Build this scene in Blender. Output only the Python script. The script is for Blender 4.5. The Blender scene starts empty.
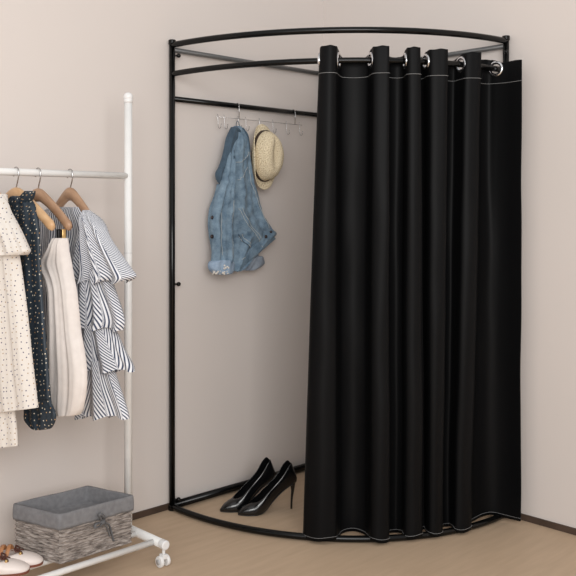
import bpy, bmesh, math, random
from mathutils import Vector, Matrix, noise
random.seed(7)
C = bpy.context.scene.collection
S = bpy.context.scene
PI = math.pi
# ------------------------------------------------------------------ camera
F_PX, CX, HY, CAMZ = 868.0, 248.0, 212.0, 1.273
CAM = Vector((-3.282, -2.949, CAMZ))
RV = Vector((.7302, -.6832, 0)).normalized()
FV = Vector((.6832, .7302, 0)).normalized()
cd = bpy.data.cameras.new('camera'); co = bpy.data.objects.new('camera', cd); C.objects.link(co)
co.location = CAM
co.rotation_euler = (PI/2, 0, math.atan2(FV.y, FV.x) - PI/2)
cd.sensor_width = 36; cd.lens = F_PX/576*36
cd.shift_x = (288-CX)/576; cd.shift_y = -(288-HY)/576
cd.clip_start = .05
S.camera = co
# ------------------------------------------------------------------ world and light
w = bpy.data.worlds.new('world'); S.world = w; w.use_nodes = True
bg = w.node_tree.nodes['Background']
bg.inputs[0].default_value = (1.0, .985, .965, 1); bg.inputs[1].default_value = .61
def area(name, loc, target, sx, sy, power, col):
    l = bpy.data.lights.new(name, 'AREA'); l.shape = 'RECTANGLE'; l.size = sx; l.size_y = sy
    l.energy = power; l.color = col
    o = bpy.data.objects.new(name, l); C.objects.link(o); o.location = loc
    o.rotation_euler = (Vector(target)-Vector(loc)).to_track_quat('-Z', 'Y').to_euler()
    return o
area('ceiling_softbox', (-2.5, -1.5, 3.05), (-1.1, -.25, 1.75), 2.4, 1.2, 3, (1, .985, .97))
area('window_light', (-4.6, -2.6, 1.9), (-.4, -.9, 1.3), 1.6, 1.6, 14, (1, .98, .97))
area('rear_fill_light', (-3.7, -4.2, 2.0), (-.8, -.2, 1.35), 2.4, 1.8, 118, (1, .985, .97))  # added fill light behind the camera, lifts the left wall; no actual window
S.view_settings.view_transform = 'Standard'; S.view_settings.look = 'None'
S.view_settings.gamma = 1; S.view_settings.use_curve_mapping = False
S.view_settings.exposure = 0.0
# ------------------------------------------------------------------ maths helpers
def proj(p):
    d = Vector(p)-CAM; dep = d.dot(FV)
    return CX + F_PX*d.dot(RV)/dep, HY - F_PX*d.z/dep
def ray(px, py): return FV + RV*((px-CX)/F_PX) - Vector((0, 0, 1))*((py-HY)/F_PX)
def onx(px, py, X):
    r = ray(px, py); t = (X-CAM.x)/r.x; return CAM + r*t
def ony(px, py, Y):
    r = ray(px, py); t = (Y-CAM.y)/r.y; return CAM + r*t
def onz(px, py, Z):
    r = ray(px, py); t = (Z-CAM.z)/r.z; return CAM + r*t
def lerp(a, b, t): return a+(b-a)*t
def catmull(pts, n, closed=False):
    out = []; N = len(pts)
    segs = N if closed else N-1
    for i in range(segs):
        if closed: p = [pts[(i+k-1) % N] for k in range(4)]
        else: p = [pts[max(0, min(N-1, i+k-1))] for k in range(4)]
        for j in range(n):
            t = j/n; t2 = t*t; t3 = t2*t
            out.append(tuple(.5*((2*b)+(-a+c)*t+(2*a-5*b+4*c-d)*t2+(-a+3*b-3*c+d)*t3) for a, b, c, d in zip(*p)))
    if not closed: out.append(tuple(pts[-1]))
    return out
# ------------------------------------------------------------------ materials
def mat(name, col, rough=.5, metal=0, spec=.5, sheen=0, coat=0):
    m = bpy.data.materials.new(name); m.use_nodes = True
    b = m.node_tree.nodes['Principled BSDF']
    b.inputs['Base Color'].default_value = (*col, 1); b.inputs['Roughness'].default_value = rough
    b.inputs['Metallic'].default_value = metal; b.inputs['Specular IOR Level'].default_value = spec
    b.inputs['Sheen Weight'].default_value = sheen; b.inputs['Coat Weight'].default_value = coat
    return m
def N(m, t, **kw):
    n = m.node_tree.nodes.new(t)
    for k, v in kw.items():
        if hasattr(n, k): setattr(n, k, v)
        else: n.inputs[k].default_value = v
    return n
def L(m, a, b): m.node_tree.links.new(a, b)
def bsdf(m): return m.node_tree.nodes['Principled BSDF']
def coords(m, kind='Object', scale=(1, 1, 1)):
    tc = N(m, 'ShaderNodeTexCoord'); mp = N(m, 'ShaderNodeMapping'); mp.inputs['Scale'].default_value = scale
    L(m, tc.outputs[kind], mp.inputs[0]); return mp.outputs[0]
def ramp(m, fac, stops, interp='LINEAR'):
    r = N(m, 'ShaderNodeValToRGB'); r.color_ramp.interpolation = interp
    while len(r.color_ramp.elements) < len(stops): r.color_ramp.elements.new(.5)
    for e, (p, c) in zip(r.color_ramp.elements, stops): e.position = p; e.color = (*c, 1)
    L(m, fac, r.inputs[0]); return r.outputs[0]
def noisy(m, c0, c1, scale=20, kind='Object', stretch=(1, 1, 1), bump=.1, dist=.002, detail=4, lo=.35, hi=.65):
    v = coords(m, kind, stretch)
    n = N(m, 'ShaderNodeTexNoise'); n.inputs['Scale'].default_value = scale; n.inputs['Detail'].default_value = detail
    L(m, v, n.inputs['Vector'])
    L(m, ramp(m, n.outputs['Fac'], [(lo, c0), (hi, c1)]), bsdf(m).inputs['Base Color'])
    if bump:
        b = N(m, 'ShaderNodeBump'); b.inputs['Strength'].default_value = bump; b.inputs['Distance'].default_value = dist
        L(m, n.outputs['Fac'], b.inputs['Height']); L(m, b.outputs[0], bsdf(m).inputs['Normal'])
    return m
wall_m = noisy(mat('wall_paint', (.6, .5, .45), .75, spec=.2), (.680, .624, .590), (.692, .634, .600), 1.6, bump=.03, dist=.001)
base_m = noisy(mat('dark_skirting', (.06, .035, .025), .6), (.050, .030, .020), (.075, .046, .032), 12)
floor_m = mat('oak_floor', (.42, .31, .21), .55, spec=.25)
def floor_nodes(m):
    v = coords(m, 'Object', (1, 1, 1))
    br = N(m, 'ShaderNodeTexBrick'); br.inputs['Scale'].default_value = 1
    br.inputs['Brick Width'].default_value = 1.3; br.inputs['Row Height'].default_value = .19
    br.inputs['Mortar Size'].default_value = .0012; br.inputs['Mortar Smooth'].default_value = .6
    br.inputs['Color1'].default_value = (.575, .43, .30, 1); br.inputs['Color2'].default_value = (.59, .442, .31, 1)
    br.inputs['Mortar'].default_value = (.565, .42, .293, 1)
    L(m, v, br.inputs['Vector'])
    v2 = coords(m, 'Object', (1.2, 9, 1))
    n = N(m, 'ShaderNodeTexNoise'); n.inputs['Scale'].default_value = 4; n.inputs['Detail'].default_value = 6
    L(m, v2, n.inputs['Vector'])
    mx = N(m, 'ShaderNodeMix'); mx.data_type = 'RGBA'; mx.blend_type = 'MULTIPLY'; mx.inputs[0].default_value = 1
    L(m, br.outputs['Color'], mx.inputs[6])
    L(m, ramp(m, n.outputs['Fac'], [(.3, (.90, .89, .88)), (.7, (1, 1, 1))]), mx.inputs[7])
    L(m, mx.outputs[2], bsdf(m).inputs['Base Color'])
floor_nodes(floor_m)
black_metal = noisy(mat('black_powder_coated_steel', (.004, .004, .004), .2, spec=.28), (.002, .002, .002), (.0035, .0035, .0035), 60, bump=.02)
grey_metal = noisy(mat('dark_grey_steel', (.06, .06, .06), .35, spec=.6), (.10, .10, .10), (.12, .12, .12), 60, bump=.02)
curtain_m = noisy(mat('black_blackout_cloth', (.012, .012, .013), .5, spec=.10, sheen=.0), (.0032, .0033, .0037), (.0044, .0045, .0050), 500, 'UV', bump=.06, dist=.0006)
stitch_m = mat('grey_thread', (.30, .30, .30), .8)
chrome = mat('chrome', (.75, .75, .77), .18, 1)
wire_m = mat('bright_wire', (.50, .49, .49), .2, 1)
white_metal = noisy(mat('white_lacquered_steel', (.82, .82, .81), .35), (.80, .80, .79), (.84, .84, .83), 30, bump=0)
white_plastic = mat('white_plastic', (.80, .80, .80), .4)
grey_plastic = mat('grey_plastic', (.45, .45, .46), .5)
def wood_nodes(m, a, b):
    v = coords(m, 'Object', (1, 1, 1)); wv = N(m, 'ShaderNodeTexNoise'); wv.inputs['Scale'].default_value = 30
    mp = m.node_tree.nodes['Mapping']; mp.inputs['Scale'].default_value = (3, .35, 1)
    L(m, v, wv.inputs['Vector']); L(m, ramp(m, wv.outputs['Fac'], [(.3, a), (.7, b)]), bsdf(m).inputs['Base Color'])
    return m
wood_light = wood_nodes(mat('light_beech', (.6, .4, .2), .42), (.56, .34, .175), (.68, .45, .25))
wood_dark = wood_nodes(mat('walnut_brown_beech', (.4, .25, .14), .42), (.34, .195, .115), (.46, .285, .175))
def dots(m, base, cols, cell, rad, rnd=.35):
    v = coords(m, 'UV', (1/cell, 1/cell, 1))
    vo = N(m, 'ShaderNodeTexVoronoi'); vo.voronoi_dimensions = '2D'; vo.inputs['Scale'].default_value = 1
    vo.inputs['Randomness'].default_value = rnd; L(m, v, vo.inputs['Vector'])
    lt = N(m, 'ShaderNodeMath', operation='LESS_THAN'); lt.inputs[1].default_value = rad
    L(m, vo.outputs['Distance'], lt.inputs[0])
    sp = N(m, 'ShaderNodeSeparateColor'); L(m, vo.outputs['Color'], sp.inputs[0])
    cc = ramp(m, sp.outputs[0], [(i/len(cols), c) for i, c in enumerate(cols)], 'CONSTANT')
    mx = N(m, 'ShaderNodeMix'); mx.data_type = 'RGBA'; L(m, lt.outputs[0], mx.inputs[0])
    mx.inputs[6].default_value = (*base, 1); L(m, cc, mx.inputs[7]); L(m, mx.outputs[2], bsdf(m).inputs['Base Color'])
    return m
cream_dots = dots(mat('cream_cotton_with_dots', (.8, .75, .7), .85), (.71, .665, .615), [(.05, .05, .11), (.38, .26, .15), (.07, .07, .14)], .0175, .12, .6)
navy_dots = dots(mat('navy_satin_with_dots', (.02, .04, .06), .55), (.016, .028, .042), [(.75, .66, .5), (.5, .3, .14), (.7, .64, .52)], .0175, .12, .6)
ivory_m = noisy(mat('ivory_gauze', (.8, .74, .7), .85, sheen=.1), (.69, .635, .60), (.74, .685, .65), 40, bump=.2, dist=.001)
def stripes(m, a, b, period):
    tc = N(m, 'ShaderNodeTexCoord'); sx = N(m, 'ShaderNodeSeparateXYZ'); L(m, tc.outputs['UV'], sx.inputs[0])
    d = N(m, 'ShaderNodeMath', operation='DIVIDE'); d.inputs[1].default_value = period; L(m, sx.outputs[0], d.inputs[0])
    f = N(m, 'ShaderNodeMath', operation='FRACT'); L(m, d.outputs[0], f.inputs[0])
    L(m, ramp(m, f.outputs[0], [(0, a), (.5, a), (.58, b), (.94, b), (1, a)]), bsdf(m).inputs['Base Color'])
    return m
stripe_m = stripes(mat('navy_and_white_striped_cotton', (.6, .6, .7), .8), (.78, .79, .82), (.035, .05, .10), .0095)
def denim(name, a, b):
    m = mat(name, a, .85, sheen=.1)
    v = coords(m, 'Object', (1, 1, 1))
    n1 = N(m, 'ShaderNodeTexNoise'); n1.inputs['Scale'].default_value = 22; n1.inputs['Detail'].default_value = 7; n1.inputs['Roughness'].default_value = .75
    L(m, v, n1.inputs['Vector'])
    L(m, ramp(m, n1.outputs['Fac'], [(.3, a), (.5, tuple((x+y)/2 for x, y in zip(a, b))), (.72, b)]), bsdf(m).inputs['Base Color'])
    n2 = N(m, 'ShaderNodeTexNoise'); n2.inputs['Scale'].default_value = 34; n2.inputs['Detail'].default_value = 6; L(m, v, n2.inputs['Vector'])
    bp = N(m, 'ShaderNodeBump'); bp.inputs['Strength'].default_value = .6; bp.inputs['Distance'].default_value = .012
    L(m, n2.outputs['Fac'], bp.inputs['Height']); L(m, bp.outputs[0], bsdf(m).inputs['Normal'])
    return m
denim_m = denim('faded_blue_denim', (.06, .112, .172), (.25, .35, .44))
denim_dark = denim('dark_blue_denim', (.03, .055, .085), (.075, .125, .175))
denim_pale = denim('pale_denim_lining', (.18, .27, .40), (.36, .46, .58))
denim_grey = denim('grey_denim_lining', (.16, .19, .24), (.26, .30, .35))
seam_m = mat('pale_topstitch', (.42, .45, .46), .9)
button_m = mat('dark_copper_button', (.05, .035, .035), .4, .6)
frayed_m = noisy(mat('frayed_white_cotton', (.7, .66, .6), .95), (.62, .58, .52), (.80, .77, .72), 200, bump=.6)
def straw_nodes(m):
    v = coords(m, 'UV', (1, 1, 1))
    n0 = N(m, 'ShaderNodeTexNoise'); n0.inputs['Scale'].default_value = 190; n0.inputs['Detail'].default_value = 3; L(m, v, n0.inputs['Vector'])
    wv = N(m, 'ShaderNodeTexWave', wave_type='BANDS', bands_direction='Y'); wv.inputs['Scale'].default_value = 34
    wv.inputs['Distortion'].default_value = 1.6; wv.inputs['Detail Scale'].default_value = 14; L(m, v, wv.inputs['Vector'])
    wx = N(m, 'ShaderNodeTexWave', wave_type='BANDS', bands_direction='X'); wx.inputs['Scale'].default_value = 40; L(m, v, wx.inputs['Vector'])
    mu = N(m, 'ShaderNodeMath', operation='MULTIPLY'); L(m, wv.outputs['Fac'], mu.inputs[0]); L(m, n0.outputs['Fac'], mu.inputs[1])
    L(m, ramp(m, n0.outputs['Fac'], [(.34, (.40, .29, .16)), (.46, (.68, .57, .38)), (.60, (.84, .74, .55))]), bsdf(m).inputs['Base Color'])
    bp = N(m, 'ShaderNodeBump'); bp.inputs['Strength'].default_value = .5; bp.inputs['Distance'].default_value = .002
    L(m, mu.outputs[0], bp.inputs['Height']); L(m, bp.outputs[0], bsdf(m).inputs['Normal'])
    return m
straw_m = straw_nodes(mat('woven_straw', (.7, .6, .4), .85))
band_m = mat('brown_ribbon', (.045, .028, .02), .7)
patent_m = mat('black_leather', (.0035, .0035, .004), .2, spec=.5, coat=.25)
insole_m = mat('dark_insole', (.02, .018, .018), .5)
def weave_nodes(m):
    v = coords(m, 'UV', (1, 1, 1))
    mp = [n for n in m.node_tree.nodes if n.type == 'MAPPING'][0]; mp.inputs['Scale'].default_value = (22, 130, 1)
    n = N(m, 'ShaderNodeTexNoise'); n.inputs['Scale'].default_value = 1; n.inputs['Detail'].default_value = 4; n.inputs['Roughness'].default_value = .7
    L(m, v, n.inputs['Vector'])
    L(m, ramp(m, n.outputs['Fac'], [(.32, (.035, .027, .024)), (.43, (.17, .145, .13)), (.56, (.33, .29, .265)), (.72, (.50, .455, .42))]), bsdf(m).inputs['Base Color'])
    bp = N(m, 'ShaderNodeBump'); bp.inputs['Strength'].default_value = .6; bp.inputs['Distance'].default_value = .003
    L(m, n.outputs['Fac'], bp.inputs['Height']); L(m, bp.outputs[0], bsdf(m).inputs['Normal'])
    return m
weave_m = weave_nodes(mat('woven_grey_rush', (.4, .36, .33), .85))
liner_m = noisy(mat('grey_liner_cloth', (.2, .2, .21), .85), (.17, .17, .18), (.21, .21, .22), 60, bump=.15)
bow_m = noisy(mat('dark_grey_ribbon', (.12, .12, .125), .7), (.10, .10, .105), (.15, .15, .155), 60, bump=0)
shoe_white = noisy(mat('off_white_leather', (.8, .72, .68), .38, spec=.4), (.78, .70, .66), (.82, .74, .70), 12, bump=.05)
tan_m = noisy(mat('tan_leather', (.45, .2, .09), .5), (.40, .17, .07), (.52, .25, .11), 40)
brown_m = mat('dark_brown_leather', (.09, .03, .02), .5)
sole_m = mat('reddish_brown_sole', (.20, .06, .035), .5)
gold_m = mat('gold_metal', (.65, .45, .2), .3, 1)
clip_black = mat('black_clip_plastic', (.01, .01, .01), .35)
# ------------------------------------------------------------------ mesh helpers
def link(name, me, m, parent=None, smooth=True):
    o = bpy.data.objects.new(name, me); C.objects.link(o)
    if m: me.materials.append(m)
    if smooth:
        for p in me.polygons: p.use_smooth = True
    if parent:
        o.parent = parent
        o.matrix_parent_inverse = Matrix.Translation(-Vector(parent.location)) if parent.type == 'EMPTY' else Matrix.Identity(4)
    return o
def fin(name, bm, m, parent=None, smooth=True, bevel=0):
    bmesh.ops.recalc_face_normals(bm, faces=bm.faces)
    me = bpy.data.meshes.new(name); bm.to_mesh(me); bm.free()
    o = link(name, me, m, parent, smooth)
    if bevel:
        b = o.modifiers.new('bevel', 'BEVEL'); b.width = bevel; b.segments = 2; b.limit_method = 'ANGLE'
        try: me.set_sharp_from_angle(angle=.7)
        except Exception: pass
    return o
def thing(name, label, cat, loc=(0, 0, 0), group=None):
    o = bpy.data.objects.new(name, None); C.objects.link(o); o.location = loc; o.empty_display_size = .05
    return tag(o, label, cat, group)
def tag(o, label, cat, group=None):
    o['label'] = label; o['category'] = cat
    if group: o['group'] = group
    return o
def tube(bm, pts, r, n=12, closed=False, caps=True, rz=None):
    pts = [Vector(p) for p in pts]; K = len(pts); rings = []
    rs = r if isinstance(r, (list, tuple)) else [r]*K
    up = Vector((0, 0, 1)); prev = None
    for i, p in enumerate(pts):
        if closed: t = pts[(i+1) % K]-pts[i-1]
        else: t = pts[min(K-1, i+1)]-pts[max(0, i-1)]
        if t.length < 1e-9: t = Vector((0, 0, 1))
        t.normalize()
        if prev is None:
            a = t.cross(up)
            if a.length < .05: a = t.cross(Vector((1, 0, 0)))
        else:
            a = prev - t*prev.dot(t)
            if a.length < 1e-6: a = t.cross(up)
        a.normalize(); prev = a; b = t.cross(a)
        q = rz if rz else 1
        rings.append([bm.verts.new(p+a*(math.cos(2*PI*j/n)*rs[i])+b*(math.sin(2*PI*j/n)*rs[i]*q)) for j in range(n)])
    for i in range(K if closed else K-1):
        A, B = rings[i], rings[(i+1) % K]
        for j in range(n): bm.faces.new((A[j], A[(j+1) % n], B[(j+1) % n], B[j]))
    if caps and not closed:
        bm.faces.new(rings[0]); bm.faces.new(list(reversed(rings[-1])))
    return bm
def T(*a, **k): return tube(bmesh.new(), *a, **k)
def ball(bm, c, r, sc=(1, 1, 1)):
    M = Matrix.Translation(c) @ Matrix.Diagonal((*[r*s for s in sc], 1))
    bmesh.ops.create_uvsphere(bm, u_segments=16, v_segments=10, radius=1, matrix=M); return bm
def disc(bm, c, axis, r, h, n=20):
    a = Vector(axis).normalized(); return tube(bm, [Vector(c)-a*h/2, Vector(c)+a*h/2], r, n)
def box(bm, lo, hi):
    lo, hi = Vector(lo), Vector(hi)
    bmesh.ops.create_cube(bm, size=1, matrix=Matrix.Translation((lo+hi)/2) @ Matrix.Diagonal((*(hi-lo), 1))); return bm
def grid(rows, uvs=None, closed=False, capends=False):
    bm = bmesh.new(); uvl = bm.loops.layers.uv.new('UVMap')
    V = [[bm.verts.new(p) for p in r] for r in rows]; n = len(rows[0])
    for i in range(len(rows)-1):
        for j in range(n if closed else n-1):
            k = (j+1) % n
            f = bm.faces.new((V[i][j], V[i][k], V[i+1][k], V[i+1][j]))
            if uvs:
                q = [uvs[i][j], uvs[i][j+1], uvs[i+1][j+1], uvs[i+1][j]]
                for lp, uv in zip(f.loops, q): lp[uvl].uv = uv
    if capends:
        for ring in (V[0], V[-1]):
            try: bm.faces.new(ring)
            except Exception: pass
    return bm
def relief(name, rows, plane, m, parent, thick=.03, back=.35, folds=(5, .01, 0), zig=False, shear=0, hem=0, rough=0, nrow=40, n=96, uw=None, flare=0, ph=0, fenv=None):
    """cloth volume: rows of (py, pxL, pxR) laid on a plane ('x' or 'y', value); pleats run down it. closed tube with depth."""
    ax, val = plane
    un = onx if ax == 'x' else ony
    nv = Vector((-1, 0, 0)) if ax == 'x' else Vector((0, -1, 0))
    cr = catmull(rows, max(1, nrow//(len(rows)-1)))
    K = len(cr); P = []; UV = []
    vacc = 0; last = None
    wid = [(un(r[2], r[0], val)-un(r[1], r[0], val)).length for r in cr]
    W = uw or max(wid)
    nf, amp, phs = folds
    def off(s, t, v):
        x = s*nf*2*PI+phs+ .5*math.sin(3*v+ph)
        f = (2/PI)*math.asin(math.sin(x)) if zig else math.sin(x)+.35*math.sin(2.3*x+1+2*v)
        e = fenv(t) if fenv else min(1, .25+t*1.5)
        return f*amp*e
    for i, (py, a, b) in enumerate(cr):
        t = i/(K-1); A = un(a, py, val); B = un(b, py, val)
        if ax == 'x': A.y = min(A.y, -.048)
        if last is not None: vacc += (lerp(A, B, .5)-last).length
        last = lerp(A, B, .5)
        ring = []; uvr = []
        tk = thick*min(1, wid[i]/(thick*2.2)) * (1 if not flare else lerp(1-flare, 1, t))
        for j in range(n):
            ph_ = 2*PI*j/n; s = (1-math.cos(ph_))/2; sn = math.sin(ph_)
            d = (abs(sn)**.7)*(1 if sn >= 0 else -back)*tk
            e = abs(sn)**.5
            p = lerp(A, B, s)+nv*(d+(off(s, t, vacc)*e if sn >= 0 else off(s, t, vacc)*e*.9))
            p += nv*(.004*noise.noise(p*9+Vector((ph, 0, 0)))*e)
            if rough: p += nv*(rough*(noise.noise(p*26)+.6*noise.noise(p*60))*e)
            if hem: p.z -= hem*t*t*math.sin(s*nf*2*PI+phs+1.2)
            ring.append(p)
        acc = [0]
        for j in range(n): acc.append(acc[-1]+(ring[(j+1) % n]-ring[j]).length)
        for j in range(n+1):
            if uw:
                fr_ = acc[j]/acc[-1]
                sc_ = (1-math.cos(2*PI*j/n))/2
                sh_ = shear[int(sc_*nf*2+phs*2+.5) % len(shear)] if shear else 0
                uvr.append((fr_*uw*2-sh_*vacc, vacc))
            else: uvr.append((acc[j]-acc[n//4], vacc))
        P.append(ring); UV.append(uvr)
    bm = grid(P, UV, closed=True, capends=not hem)
    o = fin(name, bm, m, parent)
    o.data.name = name
    def at(px, py, lift=.002):
        # point on the front of the cloth under a pixel
        t = min(.999, max(0, (py-cr[0][0])/(cr[-1][0]-cr[0][0])))
        k = min(range(K), key=lambda q: abs(cr[q][0]-py))
        a, b = cr[k][1], cr[k][2]; s = min(.98, max(.02, (px-a)/(b-a)))
        j = math.acos(1-2*s)/(2*PI)*n; j0 = int(j); fr = j-j0
        q = P[k][j0].lerp(P[k][(j0+1) % n], fr)
        return q+nv*lift
    return o, at
# ================================================================== STRUCTURE
def struct(name, bm, m, sm=False):
    o = fin(name, bm, m, None, sm); o['kind'] = 'structure'; return o
struct('floor', box(bmesh.new(), (-6, -6, -.1), (.12, .12, 0)), floor_m)
struct('wall_left', box(bmesh.new(), (-6, 0, 0), (0, .12, 2.9)), wall_m)
struct('wall_right', box(bmesh.new(), (0, -6, 0), (.12, .12, 2.9)), wall_m)
struct('baseboard_left', box(bmesh.new(), (-6, -.007, 0), (-.007, 0, .026)), base_m)
struct('baseboard_right', box(bmesh.new(), (-.007, -6, 0), (0, 0, .026)), base_m)
# ================================================================== CORNER DRESSING FRAME
RA, RB = .965, 1.018         # reach along the left and the right wall
O0 = Vector((-.022, -.022, 0))
def ell(th, off=0):           # th 0 = left post, pi/2 = right post
    return Vector((O0.x-(RA+off)*math.cos(th), O0.y-(RB+off)*math.sin(th), 0))
def up(p, z): return Vector((p.x, p.y, z))
ZT, ZR, ZB, ZM = 1.986, 1.862, .016, 1.757
frame = thing('corner_clothes_rack', 'tall black metal quarter-round changing frame with curved front rails standing in the room corner', 'clothes rack', (O0.x-.35, O0.y-.35, 0))
TR = .0128
for nm, p in (('post', ell(0)), ('post', ell(PI/2)), ('post', Vector((O0.x, O0.y, 0)))):
    po = fin(nm, T([up(p, .0), up(p, ZT+.006)], TR, 20), black_metal, frame)
    fin('end_cap', disc(bmesh.new(), up(p, ZT+.012), (0, 0, 1), .0160, .020, 20), black_metal, po, bevel=.003)
    fin('foot', disc(bmesh.new(), up(p, .012), (0, 0, 1), .0165, .024, 20), black_metal, po, bevel=.003)
arc = [ell(PI/2*i/60) for i in range(61)]
fin('curved_top_rail', T([up(ell(PI/2*i/60, -.028*math.sin(PI*i/60)), ZT) for i in range(61)], TR, 16), black_metal, frame)
fin('curved_bottom_rail', T([up(ell(PI/2*i/60, .034*math.sin(PI*i/60)), ZB) for i in range(61)], TR, 16), black_metal, frame)
fin('curtain_rod', T([up(p, ZR) for p in arc], .0120, 16), black_metal, frame)
A0, B0, C0 = ell(0), ell(PI/2), Vector((O0.x, O0.y, 0))
def bar(a, b, z, m, rz=None, r=TR, nm='straight_rail'):
    return fin(nm, T([up(a, z), up(b, z)], r, 16, rz=rz), m, frame)
bar(A0, C0, ZT-.02, grey_metal, r=.0105, nm='wall_side_top_rail'); bar(B0, C0, ZT-.02, grey_metal, r=.0105, nm='wall_side_top_rail')
bar(A0, C0, ZB+.004, black_metal, nm='wall_side_bottom_rail', r=.016); bar(B0, C0, ZB+.004, black_metal, nm='wall_side_bottom_rail', r=.016)
bar(A0, C0, ZM, black_metal, nm='hanging_rail', r=.0115)
for z, p, d in ((ZT-.045, A0, Vector((.8, -.6, 0))), (.965, A0, Vector((.8, -.6, 0))), (.045, A0, Vector((.8, -.6, 0))), (ZT-.05, B0, Vector((-.8, -.5, 0))), (.04, B0, Vector((-.8, -.6, 0)))):
    d.normalize(); b = bmesh.new()
    q = up(p, z); tube(b, [q+d*.008, q+d*.022], .004, 10); ball(b, q+d*.028, .0095, (1, 1, 1))
    fin('screw_knob', b, black_metal, frame)
# ================================================================== CURTAIN
def solve(px, off):
    lo, hi = 0.02, PI/2+.02; best = None
    for k in range(700):
        th = lo+(hi-lo)*k/699; e = abs(proj(up(ell(th, off), 1.2))[0]-px)
        if best is None or e < best[0]: best = (e, th)
    return best[1]
top_c = [(324,-.030),(320,.018),(323,.046),(330,.056),(336,.042),(338,0),(342,-.038),(355,-.048),(367,-.033),(371,0),(374,.038),(382,.050),(389.5,.050),
 (385,0),(388,-.035),(396,-.045),(403,-.03),(405,0),(408,.040),(414,.053),(420.5,.050),(416,0),(416,-.03),(420,-.042),(424,-.025),(426,0),(431,.034),(440,.050),(448,.053),
 (443,0),(446,-.036),(454,-.038),(461,0),(466,.032),(474,.048),(481.5,.053),(477,0),(480,-.034),(488,-.030),(496,0),(508,.052),(522,.118)]
bot_c = [(318,-.035),(305,-.008),(304,.04),(318,.068),(334,.052),(338,.018),(342,-.03),(352,-.050),(363,-.03),(368,.005),(371,.05),(379,.068),(388.5,.052),
 (386,.01),(390,-.02),(396,-.03),(402,-.005),(404,.02),(407,.045),(415,.06),(423.5,.047),(421,.012),(422,-.012),(425,-.018),(427,0),(428,.02),(431,.048),(437,.06),(444,.047),
 (441,.005),(444,-.03),(449,-.03),(453,0),(457,.04),(465,.055),(472,.042),(469,0),(473,-.03),(484,-.032),(495,-.005),(508,.045),(522,.112)]
def plan(cs): return [tuple(ell(solve(px, off), off))[:2] for px, off in cs]
tp = catmull(plan(top_c), 10); bp_ = catmull(plan(bot_c), 10)
ZC = 1.908
zs = []; z = ZC
while z > 1.79: zs.append(z); z -= .0035
while z > .012: zs.append(z); z -= .028
zs.append(.012)
rows = []; uvs = []
ulen = [0]
for a, b in zip(tp, tp[1:]): ulen.append(ulen[-1]+math.dist(a, b))
for z in zs:
    t = (ZC-z)/1.90; te = t**.85
    row = []; uv = []
    for j, (a, b) in enumerate(zip(tp, bp_)):
        x = lerp(a[0], b[0], te); y = lerp(a[1], b[1], te)
        e = min(1, max(0, (1.80-z)*2))
        wv = noise.noise(Vector((x*3.2, y*3.2, z*1.5)))*.016*e + noise.noise(Vector((x*14, y*14, z*4)))*.004*e
        d = Vector((x-O0.x, y-O0.y, 0)).normalized()
        zz = z
        k = j/10; k0 = min(int(k), len(top_c)-2); of = lerp(top_c[k0][1], top_c[k0+1][1], k-k0)
        wz = .18*max(0, (z-1.55)/.35)+.9*max(0, (z-1.812)/.10)
        if of < 0 and k < 35.9: zz -= wz*(.030 if 5 <= k <= 9 else .022)*min(1, -of/.045)
        elif of > .02 and k < 39: zz += wz*.004*min(1, (of-.02)/.03)
        zz -= .006*min(1, j/300)*max(0, (z-1.55)/.35)
        if k > 38.6: zz -= .016*max(0, (z-1.80)/.11)*min(1, (k-38.6)/.9)
        if z > 1.87: zz += .0013*math.sin(j*.47)
        if z < .3: zz += (.3-z)/.3*(.003+.003*math.sin(j*.2)+.010*max(0, (k-36)/5))
        row.append(Vector((x, y, zz))+d*wv); uv.append((ulen[j], z))
    rows.append(row); uvs.append(uv)
crossings = [1, 5, 9, 13, 17, 21, 25, 29, 32, 36, 39]
cross_pts = [up(Vector((*tp[k*10], 0)), ZR) for k in crossings]
cross_pts[0] = up(Vector((*tp[7], 0)), ZR)
bm = grid(rows, uvs)
kill = [f for f in bm.faces if f.calc_center_median().z > 1.83 and any((f.calc_center_median()-c).length < .020 for c in cross_pts[1:])]
bmesh.ops.delete(bm, geom=kill, context='FACES')
curtain = fin('curtain', bm, curtain_m)
tag(curtain, 'long black pleated blackout curtain hanging from grommets on the curved rod of the corner frame', 'curtain')
so = curtain.modifiers.new('thick', 'SOLIDIFY'); so.thickness = .0016; so.offset = 0
for k, c in zip(crossings, cross_pts):
    j = k*10 if k != 1 else 7
    a = Vector((*tp[max(0, j-2)], 0)); b = Vector((*tp[j+2], 0)); tan = (b-a).normalized(); nrm = tan.cross(Vector((0, 0, 1))).normalized()
    g = bmesh.new(); R1, R2 = .019, .033
    prof = [(R1, -.003), (R1-.001, 0), (R1, .004), (.024, .0065), (.030, .0055), (R2, .001), (R2, -.002), (.029, -.0055), (.023, -.006)]
    prof = [(R1, 0), (R1+.001, .004), (.0255, .0065), (.031, .005), (R2, 0), (.031, -.005), (.0255, -.0065), (R1+.001, -.004)]
    ringsv = []
    for q in range(32):
        an = 2*PI*q/32; rd = tan*math.cos(an)+Vector((0, 0, 1))*math.sin(an)
        ringsv.append([g.verts.new(c+rd*rr+nrm*hh) for rr, hh in prof])
    for q in range(32):
        A, B = ringsv[q], ringsv[(q+1) % 32]
        for s in range(len(prof)): g.faces.new((A[s], A[(s+1) % 8], B[(s+1) % 8], B[s]))
    fin('grommet', g, chrome, curtain)
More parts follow.
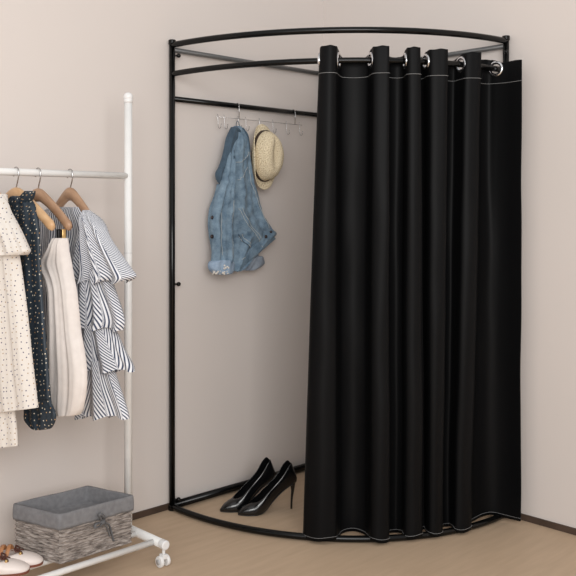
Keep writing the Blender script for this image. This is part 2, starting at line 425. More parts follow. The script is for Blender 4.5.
# hem stitching: along the header, the two side edges and the foot, on both faces of the cloth
st = bmesh.new()
def off_row(i, sgn):
    r = rows[i]; out = []
    for j in range(0, len(r), 2):
        a = r[max(0, j-2)]; b = r[min(len(r)-1, j+2)]; t = (b-a); t.z = 0; t.normalize()
        out.append(r[j]+t.cross(Vector((0, 0, 1)))*.0022*sgn)
    return out
ih = min(range(len(zs)), key=lambda i: abs(zs[i]-1.806)); ib = len(zs)-2
for sgn in (1, -1):
    tube(st, off_row(ih, sgn), .0008, 5)
    tube(st, off_row(ib, sgn), .0006, 5)
for j in (4,):
    for sgn in (1, -1):
        pts = []
        for i in range(0, len(rows), 2):
            r = rows[i]; t = r[min(len(r)-1, j+2)]-r[j-2]; t.z = 0; t.normalize(); pts.append(r[j]+t.cross(Vector((0, 0, 1)))*.0022*sgn)
        tube(st, pts, .0006, 5)
fin('stitching', st, stitch_m, curtain)
# ================================================================== HOOK RACK ON THE HANGING RAIL
YW = -.034
hk = thing('hook_rail', 'slim wire hook rail hung from the black hanging rail beside the left wall', 'hooks', tuple(ony(262, 120, YW)))
def rail_y(px): return proj(up(ony(px, 110, -.022), ZM))[1]
zbar = ZM-.060
b = bmesh.new()
XL, XR = ony(216, 115, YW).x, ony(302, 115, YW).x
tube(b, [(XL, YW, zbar), (XR, YW, zbar)], .0011, 8)
fin('crossbar', b, wire_m, hk)
for px in (239, 295):
    X = ony(px, 110, YW).x; b = bmesh.new()
    pts = [(X, -.022+.013, ZM-.004)] + [(X, -.022-.0128*math.cos(a), ZM+.0128*math.sin(a)) for a in [PI*(1-k/8) for k in range(9)]] + [(X, YW-.001, ZM-.02), (X, YW, zbar-.001)]
    tube(b, pts, .0018, 8); fin('hanger_clip', b, wire_m, hk)
for px in (217.5, 224, 238, 245.5, 259, 272.5, 286, 299):
    X = ony(px, 118, YW).x; b = bmesh.new()
    pts = [(X, YW, zbar+.012), (X, YW-.003, zbar), (X, YW-.004, zbar-.03)] + [(X, YW-.012-.010*math.cos(a)*-1-.0, zbar-.04-.012*math.sin(a)) for a in []]
    pts += [(X, YW-.006, zbar-.045), (X, YW-.013, zbar-.053), (X, YW-.022, zbar-.048), (X, YW-.025, zbar-.036)]
    tube(b, catmull(pts, 4), .0014, 8); ball(b, Vector((X, YW-.025, zbar-.034)), .0022)
    fin('hook', b, wire_m, hk)
# ================================================================== DENIM JACKET
JY = -.060
jk = thing('denim_jacket', 'faded blue denim jacket hanging from the wire hook rail against the wall', 'jacket', tuple(ony(238, 262, JY)))
body, jat = relief('body', [(126, 234, 239), (133, 230, 243), (150, 226, 246.5), (165, 223, 249), (180, 221, 252), (195, 219, 256), (208, 217, 259), (219, 217, 264), (228, 218, 270), (234, 219, 275), (241, 220, 267.5), (248, 221, 261), (256, 222, 253.5), (264, 223, 246), (271, 225, 237)],
   ('y', JY), denim_m, jk, thick=.042, back=.3, rough=.009, folds=(2.2, .010, 1.1), nrow=96, n=150)
slv, sat = relief('sleeve', [(150, 229, 232), (160, 226.5, 232.5), (170, 223.5, 232.5), (182, 220.5, 232), (195, 216, 232), (210, 212, 231.5), (225, 210.5, 230.5), (240, 212, 230.5), (252, 212, 231.5), (263, 211, 231)],
   ('y', JY-.030), denim_m, jk, thick=.032, back=.5, rough=.007, folds=(1.5, .009, .4), nrow=80, n=100, fenv=lambda t: 1)
relief('sleeve', [(240, 240, 252), (256, 242, 258), (266, 243, 261)], ('y', JY+.004), denim_grey, jk, thick=.02, folds=(1, .003, 0), nrow=10, n=40)
relief('cuff', [(260, 213, 229), (262, 209.5, 231.8), (265, 208.5, 232.3), (269, 209, 232), (272.5, 212, 230.5), (274.5, 216, 227)], ('y', JY-.030), denim_pale, jk, thick=.040, back=.5, folds=(2, .003, .4), nrow=20, n=60, fenv=lambda t: 1)
relief('cuff', [(256, 253, 261), (259, 248, 262.5), (264, 245, 263), (269, 243, 256), (270.5, 243, 250)], ('y', JY), denim_grey, jk, thick=.028, folds=(2, .003, 0), nrow=20, n=50)
fr = bmesh.new()
for k in range(26):
    px = random.uniform(212, 231); p = ony(px, random.uniform(265, 274) if px > 224 else random.uniform(271, 275), JY-.072)
    ball(fr, p, random.uniform(.002, .005), (1.2, .6, 1))
fin('frayed_hem', fr, frayed_m, jk)
# collar: dark rolled band from the hook down the left edge
cp = [ony(px, py, JY-.030) for px, py in [(230, 176), (229, 165), (229.5, 150), (232, 138), (235.5, 129.5), (239.5, 131), (243, 141), (245.3, 152)]]
cp = catmull([tuple(p) for p in cp], 8)
fin('collar', T(cp, [.005+.006*math.sin(PI*min(1, i/(len(cp)*.7))) if i < len(cp)*.35 else lerp(.011, .003, (i-len(cp)*.35)/(len(cp)*.65)) for i in range(len(cp))], 12), denim_dark, jk)
relief('collar', [(127, 231, 237), (138, 226, 236), (150, 223.5, 231), (160, 221, 229), (168, 218, 227), (173, 215.5, 225), (179, 216, 224), (184, 219, 223)], ('y', JY-.012), denim_dark, jk, thick=.03, folds=(1.3, .004, 0), nrow=30, n=50)
relief('front_edge', [(184, 217, 222), (196, 214, 220), (206, 210, 219), (216, 208.3, 218), (226, 208, 217), (236, 209, 217), (248, 211, 218), (258, 212, 219)], ('y', JY+.006), denim_m, jk, thick=.018, folds=(1, .002, 0), nrow=30, n=40)
# waistband along the slanted bottom edge
wb = []; uvw = []
p0 = (234, 268.5); p1 = (272.5, 235)
ub = bmesh.new()
rowsw = []
for i in range(31):
    t = i/30; cx_, cy_ = lerp(p0[0], p1[0], t), lerp(p0[1], p1[1], t); nx, ny = .656, .755
    r_ = []
    for q in range(16):
        a = 2*PI*q/16; wv = math.cos(a)*5.0; dd = math.sin(a)*.007
        px, py = cx_+nx*wv*-1, cy_+ny*wv*-1
        base = jat(min(px, 270), min(py, 268), 0)
        yv = JY-.026-.012*math.sin(PI*min(1, t*1.15))
        r_.append(ony(px, py, yv-dd))
    rowsw.append(r_)
bmw = grid(rowsw, None, closed=True, capends=True)
wbo = fin('waistband', bmw, denim_m, jk)
def jbutton(px, py, yv, r=.0065):
    b = bmesh.new(); c = ony(px, py, yv); disc(b, c, (0, 1, 0), r, .004, 16); disc(b, c+Vector((0, -.003, 0)), (0, 1, 0), r*.55, .003, 12)
    fin('button', b, button_m, jk)
jbutton(271, 231.5, JY-.040, .0075); jbutton(266, 236.5, JY-.044, .0075)
jbutton(212.6, 217.5, JY-.040, .0085); jbutton(212.0, 236.5, JY-.040, .0085)
sm = bmesh.new()
def seam(pts, f=jat, lift=.0015, r=.0014):
    q = catmull(pts, 8); tube(sm, [f(x, y, lift) for x, y in q], r, 5)
seam([(243.5, 152), (238, 160), (230, 163)]); seam([(242, 168), (236, 176), (231, 181)])
seam([(244, 170), (247, 186), (252, 200), (257, 215), (262, 228)]); seam([(232, 208), (238, 222), (246, 232), (254, 242), (256, 247)])
seam([(234, 207), (240, 220), (248, 230), (256, 240)])
seam([(252.5, 245), (243, 253), (234, 258.5)]); seam([(233, 236), (237, 242), (241, 247)], r=.0018); seam([(241, 247), (244, 245.5)], r=.0018)
seam([(235.5, 234.5), (239.5, 240.5), (243.5, 245.5)])
seam([(228, 200), (228, 220), (228, 240), (228, 258)], sat); seam([(219, 205), (218, 230), (219, 255)], sat)
fin('topstitching', sm, seam_m, jk)
pk = bmesh.new(); tube(pk, [jat(x, y, .001) for x, y in catmull([(232.5, 234.5), (236.5, 241), (240.5, 247)], 6)], .0028, 8); fin('pocket_welt', pk, denim_dark, jk)
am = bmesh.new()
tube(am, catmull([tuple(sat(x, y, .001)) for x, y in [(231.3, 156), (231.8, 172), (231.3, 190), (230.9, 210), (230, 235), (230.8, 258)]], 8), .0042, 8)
fin('armhole_shadow_line', am, denim_dark, jk)  # dark tube standing in for the shadow between sleeve and body
ce = bmesh.new(); tube(ce, catmull([tuple(jat(x, y, .002)) for x, y in [(238.5, 128), (242, 135), (244.6, 144), (246, 153)]], 8), .0045, 8)
fin('collar', ce, denim_dark, jk)
lp = bmesh.new(); hp = ony(238, 122.5, YW-.02)
hl = ony(238, 121, 0)
tube(lp, catmull([tuple(ony(236.2, 127.5, JY-.02)), tuple(ony(236.4, 123, YW-.018)), tuple(ony(237.6, 121, YW-.02)), tuple(ony(239, 123, YW-.018)), tuple(ony(239.6, 127.5, JY-.02))], 5), .0016, 8)
fin('hanging_loop', lp, denim_dark, jk)
# ================================================================== STRAW HAT
HC = ony(262.5, 156, -.066)
hat = thing('straw_hat', 'pale woven straw hat with a narrow dark band hanging beside the denim jacket', 'hat', tuple(HC))
def hat_rings(prof, fn, n=72):
    R = []; U = []; acc = 0; last = None
    for i, pr in enumerate(prof):
        ring = [fn(2*PI*j/n, pr) for j in range(n)]
        if last: acc += (ring[0]-last[0]).length
        last = ring; R.append(ring); U.append([(j/n*.6, acc) for j in range(n+1)])
    return grid(R, U, closed=True)
TW = math.radians(-3)
def hp3(x, z, y):
    c, s = math.cos(TW), math.sin(TW); return HC+Vector((x*c-z*s, y, x*s+z*c))
def brim(th, pr):
    k = pr; ex, ez = lerp(.070, .094, k), lerp(.112, .152, k)
    x, z = ex*math.cos(th), ez*math.sin(th)-.004
    y = -.006 - (.040 if math.cos(th) < 0 else -.012)*k*k*abs(math.cos(th))**2.2 - .012*math.sin(th)*k*(-1)
    return hp3(x, z, min(y, .03)+.006*noise.noise(Vector((x*9, z*9, 0))))
ob = fin('brim', hat_rings([i/12 for i in range(13)], brim), straw_m, hat)
s_ = ob.modifiers.new('t', 'SOLIDIFY'); s_.thickness = .003; s_.offset = 0
def crown(th, pr):
    t, k = pr
    ex, ez = .074*k, .116*k
    x, z = ex*math.cos(th), ez*math.sin(th)*(1 if math.sin(th) < 0 else lerp(1, .97, t))
    y = -.004-.092*t
    crease = .020*math.exp(-(x/.018)**2)*math.exp(-((z-.02)/.07)**2) if t > .5 else 0
    pinch = 1-.36*max(0, math.sin(th))**3*t
    bump = .003*noise.noise(Vector((x*25, z*25, t*4)))
    return hp3(x*pinch, z, y+crease*t+bump)
cprof = [(0, 1), (.12, 1.0), (.25, .985), (.4, .965), (.55, .93), (.7, .87), (.82, .79), (.91, .69), (.965, .56), (.99, .42), (1, .28), (1, .14), (1, .01)]
cprof = catmull(cprof, 3)
fin('crown', hat_rings(cprof, crown), straw_m, hat)
bd = [(t, 1.03-.02*t) for t in (.02, .06, .12, .18, .22)]
bo = fin('hat_band', hat_rings(bd, crown), band_m, hat); s_ = bo.modifiers.new('t', 'SOLIDIFY'); s_.thickness = .002
# ================================================================== SHOES (generic lofted shoe)
def shoe(parent, st, frm, m, insole=None, thick=.002, mid=11, name='upper'):
    """st: stations (x, halfwidth, sole_z, top_z, opening_halfwidth, sole_halfwidth)"""
    cs = catmull(st, 5); R = []
    for x, w_, zs_, zt, op, sw in cs:
        w_ = max(w_, .0006); op = max(op, 0.0); h = max(zt-zs_, .002); half = []
        for k in range(mid):
            a = k/(mid-1)
            # bezier from topline over the side to the sole edge
            P0 = (op, zt); P1 = (max(w_*1.02, op), zt-(0.02*h if op > .004 else 0.0)); P2 = (w_*1.04, zs_+h*.25); P3 = (sw, zs_)
            q = 1-a
            half.append((q**3*P0[0]+3*q*q*a*P1[0]+3*q*a*a*P2[0]+a**3*P3[0], q**3*P0[1]+3*q*q*a*P1[1]+3*q*a*a*P2[1]+a**3*P3[1]))
        sec = [(y, z) for y, z in half]+[(0, zs_)]+[(-y, z) for y, z in reversed(half)]
        R.append([frm(x, y, z) for y, z in sec])
    bm = grid(R)
    # close heel end
    bm.verts.ensure_lookup_table(); n = len(R[0])
    for base_ in (0, (len(R)-1)*n):
        vs = [bm.verts[base_+j] for j in range(n)]
        for j in range(n//2):
            a, b_, c, d = vs[j], vs[j+1], vs[n-2-j], vs[n-1-j]
            u = [];
            for q in (a, b_, c, d):
                if q not in u: u.append(q)
            if len(u) >= 3:
                try: bm.faces.new(u)
                except Exception: pass
    bmesh.ops.remove_doubles(bm, verts=bm.verts, dist=.0003)
    o = fin(name, bm, m, parent)
    s = o.modifiers.new('t', 'SOLIDIFY'); s.thickness = thick; s.offset = -1
    return o, cs
def frame_fn(toe, heel):
    """local x runs heel->toe, y sideways, z up"""
    t = Vector(toe); h = Vector(heel); d = (t-h); d.z = 0; Ld = d.length; d.normalize(); sd = Vector((-d.y, d.x, 0))
    return (lambda x, y, z: Vector((h.x, h.y, h.z))+d*x+sd*y+Vector((0, 0, z))), Ld, d, sd
def pump(toe, heel, label):
    f, Ld, d, sd = frame_fn(toe, heel)
    root = thing('high_heel_shoe', label, 'shoe', tuple(Vector(heel)), 'black high heels')
    k = Ld/.245
    f0 = f
    def f(x, y, z): return f0(x+max(0, z-.135)*.42*min(1, max(0, (.11-x)/.10)), y, z)
    st = [(-.020, .006, .150, .198, .005, .004), (-.0185, .017, .128, .203, .0165, .010), (-.012, .0255, .118, .201, .024, .018), (.004, .030, .112, .190, .027, .021), (.030, .031, .100, .170, .0275, .021),
          (.060, .030, .078, .144, .026, .018), (.095, .031, .048, .113, .0265, .019), (.125, .036, .021, .088, .0295, .026), (.148, .040, .008, .068, .029, .031), (.168, .0405, .004, .056, .022, .033), (.180, .039, .003, .051, .008, .033), (.187, .037, .003, .0490, 0, .031),
          (.205, .031, .003, .042, 0, .026), (.225, .022, .004, .031, 0, .017), (.240, .011, .005, .018, 0, .008), (.247, .004, .006, .013, 0, .003)]
    st = [(a*k, b, c, dd, e, g) for a, b, c, dd, e, g in st]
    shoe(root, st, f, patent_m)
    # insole
    R = []
    for x, w_, zs_, zt, op, sw in catmull(st, 4):
        if x < -.012 or x > .186*k: continue
        R.append([f(x, y, zs_+.006) for y in (-w_*.80, -w_*.4, 0, w_*.4, w_*.80)])
    bm = grid(R); io = fin('insole', bm, insole_m, root)
    # stiletto
    b = bmesh.new(); pts = [f(x, 0, z) for x, z in [(.004, .126), (-.002, .104), (-.003, .08), (.0, .055), (.002, .030), (.003, .0)]]
    tube(b, catmull([tuple(p) for p in pts], 4), [.019, .018, .0165, .0145, .0125, .0105, .0090, .0080, .0072, .0066, .0060, .0056, .0052, .0049, .0047, .0046, .0045, .0045, .0045, .0045, .0046][:21], 14)
    fin('heel', b, patent_m, root)
    # outsole
    R = []
    for x, w_, zs_, zt, op, sw in catmull(st, 3):
        if x < 0: continue
        sw = max(sw, .001); R.append([f(x, y, zz) for y, zz in [(-sw, zs_+.001), (sw, zs_+.001), (sw, zs_-.003), (-sw, zs_-.003)]])
    fin('outsole', grid(R, None, closed=True, capends=True), insole_m, root)
h1 = onz(292, 508.5, 0); t1 = onz(238.5, 515.5, 0)
pump(t1, h1, 'black leather stiletto pump nearer the viewer, its slim heel in full view beside the curtain')
dlt = onz(220.5, 512, 0)-t1
pump(t1+dlt, h1+dlt+Vector((-.005, .012, 0)), 'black leather stiletto pump nearer the wall, its heel hidden by the other shoe')
# ================================================================== WHITE GARMENT RACK
PX, PY = -1.391, -.272
rack = thing('garment_rack', 'white metal garment rail on casters, holding the hanging clothes and the basket', 'clothes rack', (PX-.45, PY, 0))
LXp = PX-.95; zb = .080; YF, YB_ = -.462, -.098
for X in (PX, LXp):
    po = fin('post', T([(X, PY, zb), (X, PY, 1.700)], .0150, 20), white_metal, rack)
    cb = ball(bmesh.new(), Vector((X, PY, 1.703)), .0185, (1, 1, .95)); tube(cb, [(X, PY, 1.680), (X, PY, 1.698)], .0165, 18); fin('post_cap', cb, white_plastic, po)
    if X == PX: X += .016
    sb = fin('foot_bar', T([(X, YF, zb), (X, YB_, zb)], .0160, 18), white_metal, rack)
    for Y in (YF-.006, YB_+.006):
        cp_ = bmesh.new(); disc(cp_, (X, Y, zb), (0, 1, 0), .0172, .030, 20); fin('end_cap', cp_, white_plastic, sb, bevel=.004)
        ca = bmesh.new(); tube(ca, [(X, Y, zb-.010), (X, Y, zb-.034)], .006, 12)
        box(ca, (X-.010, Y-.012, .030), (X+.010, Y+.014, .046)); cs_ = fin('caster', ca, white_plastic, rack, bevel=.003)
        for sx in (-.014, .014):
            wh = bmesh.new(); disc(wh, (X+sx, Y+.004, .0205), (1, 0, 0), .0205, .013, 28); fin('wheel', wh, white_plastic, cs_, bevel=.003)
            hb = bmesh.new(); disc(hb, (X+sx*1.5, Y+.004, .0205), (1, 0, 0), .010, .005, 16); fin('wheel_hub', hb, grey_plastic, cs_)
fin('hanging_bar', T([(LXp, PY, 1.408), (PX, PY, 1.408)], .0125, 20), white_metal, rack)
for Y in (-.424, -.315, -.205):
    fin('shelf_bar', T([(LXp, Y, zb), (PX, Y, zb)], .0110, 16), white_metal, rack)
cl = bmesh.new(); disc(cl, (PX, PY, 1.12), (0, 0, 1), .0156, .001, 20); fin('joint', cl, grey_plastic, rack)
# ================================================================== HANGERS
def rodX(px):
    best = None
    for k in range(2000):
        X = -2.3+k*.0005; e = abs(proj((X, PY, 1.408))[0]-px)
        if best is None or e < best[0]: best = (e, X)
    return best[1]
def hanger(X, label, m, top, tip, left=None, clips=None, yaw=0):
    """top and tips in pixels, arms bow outwards to rounded ends"""
    root = thing('clothes_hanger', label, 'hanger', (X, PY, 1.36), 'wooden hangers on the white rail')
    T0 = onx(top[0], top[1], X); T0.y = PY
    z0 = T0.z-.018; p1 = onx(tip[0], tip[1], X); dy = PY-p1.y; dz = p1.z-z0
    def arm(sg, m_):
        pts = []; rr = []
        for i in range(17):
            t = i/16; y = PY-sg*dy*t; z = z0+.004+dz*((math.sqrt(t*t+.012)-.1095)/(1.006-.1095))+.006*math.sin(PI*t)
            pts.append((X, y, z)); rr.append((.0170+.007*(1-t)**4) if t < .93 else .0178*(1-((t-.93)/.07)**2*.35))
        return pts, rr
    a1, r1 = arm(1, m); a2, r2 = arm(-1, m)
    pts = list(reversed(a2))+a1[1:]; rr = list(reversed(r2))+r1[1:]
    b = bmesh.new(); tube(b, pts, rr, 16, rz=None)
    for v in b.verts:
        v.co.x = X+(v.co.x-X)*.72
    fin('arms', b, m, root)
    hb = bmesh.new(); zr = 1.408; R = .0165
    hp_ = [(X, PY, z0), (X, PY, zr-.062), (X, PY-.004, zr-.045), (X, PY-.012, zr-.028), (X, PY-.0175, zr-.01)]
    hp_ += [(X, PY-.0175*math.cos(a), zr+.001+.0155*math.sin(a)) for a in [PI*k/8 for k in range(1, 9)]] + [(X, PY+.0165, zr-.014)]
    tube(hb, catmull(hp_, 3), .0023, 8); fin('hook', hb, wire_m, root)
    return root, (lambda t, sg=1: Vector(arm(sg, m)[0][int(t*16)]))
X4 = rodX(70); X3 = rodX(38); X2 = rodX(16); X1 = rodX(-8)
hanger(X4, 'brown wooden clothes hanger carrying the striped dress, nearest the rack post', wood_dark, (68, 190), (94, 226))
hg3, arm3 = hanger(X3, 'brown wooden clothes hanger with a long bare arm above the ivory blouse', wood_dark, (33, 191), (70, 229))
hanger(X2, 'pale beech clothes hanger carrying the navy spotted dress', wood_light, (15, 190), (53, 229))
hanger(X1, 'pale wooden clothes hanger carrying the cream spotted dress at the photo\'s left edge', wood_light, (-12, 190), (4, 206))
# ================================================================== CLOTHES ON THE RAIL
G = 'clothes on the white rail'
def cloth_thing(name, label, cat, X, z): return thing(name, label, cat, (X, PY, z), G)
# striped ruffled dress
d4 = cloth_thing('striped_dress', 'navy and white striped dress with tiered ruffle sleeve hanging nearest the rack post', 'dress', X4, .5)
relief('bodice', [(207, 56, 84), (210, 45, 87), (218, 34, 93), (232, 26, 97), (250, 26, 92), (290, 30, 84), (330, 30, 88), (385, 28, 96), (410, 26, 100)], ('x', X4), stripe_m, d4, thick=.020, back=.5, folds=(4, .004, 0), nrow=50, n=100, uw=.30)
relief('ruffle', [(210, 84, 88), (217, 84, 95), (226, 84, 102), (238, 82, 108), (252, 79, 117), (268, 75.5, 128), (277, 72, 134), (282, 71.5, 131)], ('x', X4-.020), stripe_m, d4, thick=.036, back=.9, folds=(3.5, .020, .5), zig=True, nrow=42, n=160, uw=.28, shear=(1.2, .25, .7, 0), hem=.007, fenv=lambda t: t**.8)
relief('ruffle', [(270, 84, 106), (285, 80, 112), (303, 77, 119), (320, 74.5, 124), (329, 73, 123)], ('x', X4-.016), stripe_m, d4, thick=.034, back=.9, folds=(3, .020, 1.5), zig=True, nrow=32, n=140, uw=.24, shear=(.1, .8, -.3, .5), hem=.007, fenv=lambda t: .3+.7*t)
relief('ruffle', [(320, 86, 108), (335, 84, 115), (350, 80, 122), (364, 76, 130), (371, 75, 132)], ('x', X4-.010), stripe_m, d4, thick=.032, back=.9, folds=(2.5, .020, 2.6), zig=True, nrow=28, n=140, uw=.24, shear=(.1, .8, -.3, .5), hem=.007, fenv=lambda t: .3+.7*t)
relief('ruffle', [(360, 88, 110), (378, 86, 115), (398, 82, 122), (412, 79, 127), (417, 80, 128)], ('x', X4-.006), stripe_m, d4, thick=.032, back=.9, folds=(2, .020, .3), zig=True, nrow=28, n=140, uw=.24, shear=(.1, .8, -.3, .5), hem=.007, fenv=lambda t: .3+.7*t)
# ivory blouse clipped below hanger 3
d3 = cloth_thing('ivory_blouse', 'plain ivory blouse with a long puffed sleeve clipped under the bare wooden hanger', 'blouse', X3, .5)
relief('bodice', [(240, 58, 65.5), (254, 52, 68), (263, 46, 69.5), (280, 48, 72), (290, 52, 74)], ('x', X3), ivory_m, d3, thick=.020, back=.9, folds=(2, .005, .6), nrow=36, n=70)
relief('sleeve', [(238, 57, 66), (248, 53, 67), (256, 46, 68.5), (263, 40, 70), (270, 42, 71), (279, 47.5, 72.5), (292, 51.5, 75), (310, 52.5, 76.5), (330, 52.5, 78.5), (348, 51, 82), (368, 49.5, 84.5), (385, 49, 85), (400, 49, 83.5), (410, 51, 81), (415, 56, 78)], ('x', X3-.012), ivory_m, d3, thick=.034, back=.6, folds=(3.5, .0065, 1), nrow=54, n=120, fenv=lambda t: .4+.6*math.sin(PI*min(1, t)))
for (px, m_, dx) in ((59.3, clip_black, 0), (63.5, gold_m, .0)):
    b = bmesh.new(); p = onx(px, 229, X3-.014); q = onx(px, 243, X3-.026)
    box(b, (p.x-.008, p.y-.0065, q.z), (p.x+.006, p.y+.0065, p.z)); fin('clip', b, m_, hg3, False, .002)
# navy spotted dress
d2 = cloth_thing('navy_dress', 'dark navy dress with small gold and white spots, between the cream dress and ivory blouse', 'dress', X2, .5)
relief('bodice', [(196, 17, 25), (201, 10, 32), (206, 4, 35), (214, -4, 37), (222, -10, 38.5), (240, -12, 40), (270, -10, 41), (300, -12, 43), (330, -14, 45.5), (360, -16, 48), (390, -18, 50), (399, -18, 50)], ('x', X2-.012), navy_dots, d2, thick=.030, back=.3, folds=(5, .006, 0), nrow=60, n=120)
relief('collar', [(191, 27, 33), (195, 23.5, 32.5), (199, 20.5, 31), (203, 19.5, 28)], ('x', X2-.022), navy_dots, d2, thick=.018, back=.8, folds=(3, .003, 0), nrow=14, n=50)
relief('sleeve', [(385, 30, 50), (400, 28, 51), (407, 26, 53), (412, 26, 55.5), (420, 26.5, 55.5), (427, 33, 52), (429, 38, 49)], ('x', X2-.004), navy_dots, d2, thick=.022, back=.3, folds=(3, .005, 0), nrow=28, n=70)
# cream spotted dress
d1 = cloth_thing('cream_dress', 'cream dress with tiny dark spots and flutter sleeve at the photo edge', 'dress', X1, .5)
relief('bodice', [(194, -14, 3), (199, -24, 5), (206, -36, 6.5), (225, -50, 10), (250, -50, 16), (290, -54, 22), (330, -58, 27), (370, -62, 31), (400, -64, 34.5), (408, -64, 35.5)], ('x', X1-.020), cream_dots, d1, thick=.035, back=.8, folds=(6.5, .009, .9), nrow=54, n=150)
relief('sleeve', [(196, -4, 2), (203, -6, 5), (212, -8, 8.5), (222, -8, 14), (234, -7, 20), (245, -5, 25), (251, -3, 27.5), (255, 2, 24)], ('x', X1-.030), cream_dots, d1, thick=.036, back=.6, folds=(3, .007, 0), nrow=30, n=90)
relief('underskirt', [(395, -50, 12), (415, -50, 14), (432, -52, 16), (446, -52, 17)], ('x', X1-.014), cream_dots, d1, thick=.026, back=.8, folds=(5, .006, 0), nrow=24, n=110)
# ================================================================== BASKET
bz0, bz1 = .0915, .262
Fc, Rc, Bc, Lc = Vector((-1.757, -.399, 0)), Vector((-1.462, -.403, 0)), Vector((-1.524, -.203, 0)), Vector((-1.818, -.194, 0))
bk = thing('storage_basket', 'grey-brown woven basket with folded grey cloth liner and ribbon bow on the rack shelf', 'basket', ((Fc+Rc+Bc+Lc)/4+Vector((0, 0, bz0))))
def ringpt(inset, N_):
    cs = [Fc, Rc, Bc, Lc]; ctr = (Fc+Rc+Bc+Lc)/4; cs = [c+(ctr-c).normalized()*inset*1.414 for c in cs]
    out = []
    rad = .006
    per = []
    for i in range(4):
        a, b_, p = cs[i], cs[(i+1) % 4], cs[i-1]
        d0 = (p-a).normalized(); d1 = (b_-a).normalized()
        for k in range(5):
            t = k/4; per.append(((1-t)**2)*(a+d0*rad)+2*t*(1-t)*a+t*t*(a+d1*rad))
    tot = [0]
    for i in range(len(per)): tot.append(tot[-1]+(per[(i+1) % len(per)]-per[i]).length)
    for q in range(N_):
        s = tot[-1]*q/N_; k = max(i for i in range(len(per)) if tot[i] <= s)
        f = (s-tot[k])/(tot[k+1]-tot[k]); p = per[k].lerp(per[(k+1) % len(per)], f)
        d = (per[(k+1) % len(per)]-per[k]).normalized(); out.append((p, Vector((d.y, -d.x, 0)), s))
    return out
NN = 520; base_ring = ringpt(.004, NN); R = []; U = []
nrw = 17; hgt = (bz1-.048)-bz0
for i in range(nrw*5+1):
    t = i/(nrw*5); row = i//5; fr_ = (i % 5)/5; prof = math.sin(PI*fr_)
    ring = []; uv = []
    for q, (p, nrm, s) in enumerate(base_ring):
        ph_ = s/.046+(.5 if row % 2 else 0)+.25*noise.noise(Vector((s*12, row*3.1, 7)))
        d = .0026*prof*(1+.7*math.sin(2*PI*ph_))+.0012*noise.noise(Vector((s*60, i*.7, 0)))
        zz = bz0+hgt*t+.0012*math.sin(2*PI*ph_+PI/2)*prof+.003*noise.noise(Vector((s*18, t*9, 3)))*min(1, t*8)
        ring.append(up(p, zz)+nrm*d); uv.append((s, zz))
    uv.append((base_ring[-1][2]+.002, uv[-1][1])); R.append(ring); U.append(uv)
fin('woven_body', grid(R, U, closed=True), weave_m, bk)
bmb = bmesh.new(); vs = [bmb.verts.new(up(p, bz0+.004)) for p, _, _ in ringpt(.005, 60)]; bmb.faces.new(vs)
bo_ = fin('base', bmb, weave_m, bk, False); sd_ = bo_.modifiers.new('t', 'SOLIDIFY'); sd_.thickness = .004
N2 = 160; R = []
prof = [(-.0035, bz1-.054), (-.0050, bz1-.045), (-.0045, bz1-.02), (-.0035, bz1-.004), (-.001, bz1), (.004, bz1-.001), (.006, bz1-.006), (.007, bz1-.05), (.008, bz0+.03), (.010, bz0+.012), (.03, bz0+.009), (.08, bz0+.009)]
for ins, z in prof:
    rg = ringpt(ins, N2); R.append([up(p, z+(.0018*noise.noise(Vector((s*22, 0, 1))) if z < bz1-.03 else .0015*noise.noise(Vector((s*9, 0, 5)))))+nrm*.0022*noise.noise(Vector((s*25, z*40, 2))) for p, nrm, s in rg])
lo = fin('liner', grid(R, None, closed=True, capends=True), liner_m, bk)
# ribbon bow on the front face
fd = (Rc-Fc).normalized(); fn_ = Vector((fd.y, -fd.x, 0))
def fp(u, z, o=.011): return Fc+fd*u+Vector((0, 0, z))+fn_*o
bw = bmesh.new()
uc = (onx(104, 520, 0)-onx(104, 520, 0)).length
def face_at(px, py, o=.011):
    r = ray(px, py); q = Fc+fn_*o; t = (q-CAM).dot(fn_)/r.dot(fn_); return CAM+r*t
def ribbon(pts, w_=.005):
    tube(bw, catmull([tuple(p) for p in pts], 6), w_, 10, rz=.45)
kn = face_at(103, 522, .014)
ribbon([kn, face_at(99, 516, .018), face_at(101, 514, .022), face_at(105, 518, .018), kn], .0062)
ribbon([kn, face_at(96, 524, .016), face_at(95, 528, .02), face_at(100, 526, .018), kn], .0062)
ribbon([kn, face_at(109, 525, .014), face_at(111, 531, .012), face_at(113.5, 541, .012)], .0060)
ribbon([kn, face_at(106, 526, .014), face_at(108, 530, .012), face_at(110, 536, .012)], .0052)
ball(bw, kn, .0095)
fin('ribbon_bow', bw, bow_m, bk)
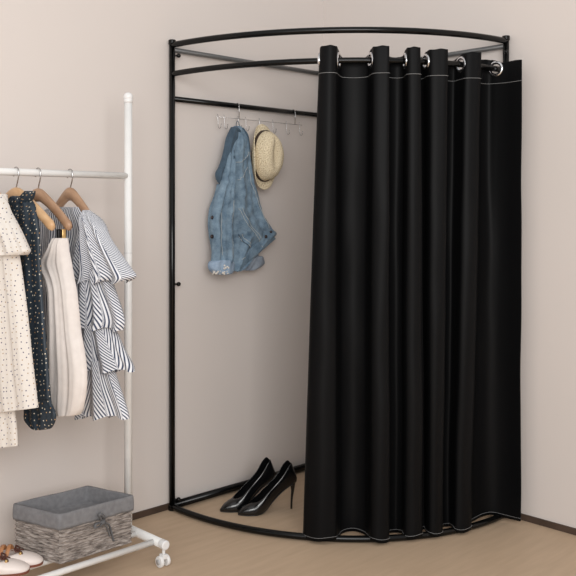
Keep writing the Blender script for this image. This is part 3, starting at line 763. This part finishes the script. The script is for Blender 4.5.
# ================================================================== PALE FLAT SHOES
def flat(toe, heel, label):
    f, Ld, d, sd = frame_fn(toe, heel)
    root = thing('flat_shoe', label, 'shoe', tuple(Vector(heel)), 'pale flat shoes on the rack')
    st = [(0, .010, .010, .048, .008, .008), (.004, .022, .008, .056, .019, .018), (.015, .028, .006, .056, .024, .026), (.05, .030, .006, .046, .026, .027), (.09, .032, .006, .040, .028, .029),
          (.12, .036, .006, .039, .028, .033), (.145, .039, .006, .042, .022, .037), (.158, .040, .006, .043, .008, .038), (.165, .040, .006, .0425, 0, .038), (.19, .038, .006, .038, 0, .036), (.215, .031, .006, .030, 0, .030), (.230, .021, .007, .022, 0, .020), (.238, .008, .009, .015, 0, .007)]
    shoe(root, st, f, shoe_white)
    R = []
    for x, w_, zs_, zt, op, sw in catmull(st, 3):
        sw = sw+.0025; R.append([f(x, y, zz) for y, zz in [(-sw, .0075), (sw, .0075), (sw, 0), (-sw, 0)]])
    fin('sole', grid(R, None, closed=True, capends=True), sole_m, root, False)
    R = [[f(x, y, .010) for y in (-w_*.85, 0, w_*.85)] for x, w_, zs_, zt, op, sw in catmull(st, 3) if x < .16 and x > .004]
    fin('insole', grid(R), tan_m, root)
    b = bmesh.new()
    for x0, x1 in ((.120, .134), (.098, .112)):
        tube(b, catmull([tuple(f(x0, -.034, .034)), tuple(f((x0+x1)/2, -.015, .060)), tuple(f((x0+x1)/2, .015, .060)), tuple(f(x1, .034, .034))], 6), .0075, 8, rz=.3)
    fin('strap', b, tan_m, root)
    b = bmesh.new(); c = f(.150, 0, .049)
    for sg in (-1, 1):
        lp_ = [c, c+sd*sg*.014-d*.004+Vector((0, 0, .008)), c+sd*sg*.024+d*.002+Vector((0, 0, .002)), c+sd*sg*.012+d*.010, c]
        tube(b, catmull([tuple(p) for p in lp_], 6), .0026, 8)
        tube(b, catmull([tuple(c), tuple(c+sd*sg*.010+d*.018-Vector((0, 0, .004))), tuple(c+sd*sg*.018+d*.022-Vector((0, 0, .009)))], 5), .0022, 8)
    ball(b, c, .006); fin('bow', b, brown_m, root)
    b = ball(bmesh.new(), f(.166, -.018, .043), .0055); fin('ornament', b, gold_m, root)
shz = .0915
ft = onz(29.5, 571, shz); bt = onz(47.5, 564.0, shz); dr = Vector((.80, -.60, 0))
flat(ft, ft-dr*.238, 'off-white flat leather shoe nearer the viewer at the photo\'s lower left corner')
flat(bt+Vector((-.007, .017, 0)), bt+Vector((-.007, .017, 0))-dr*.238, 'off-white flat leather shoe right behind its mate, toe against the woven basket')
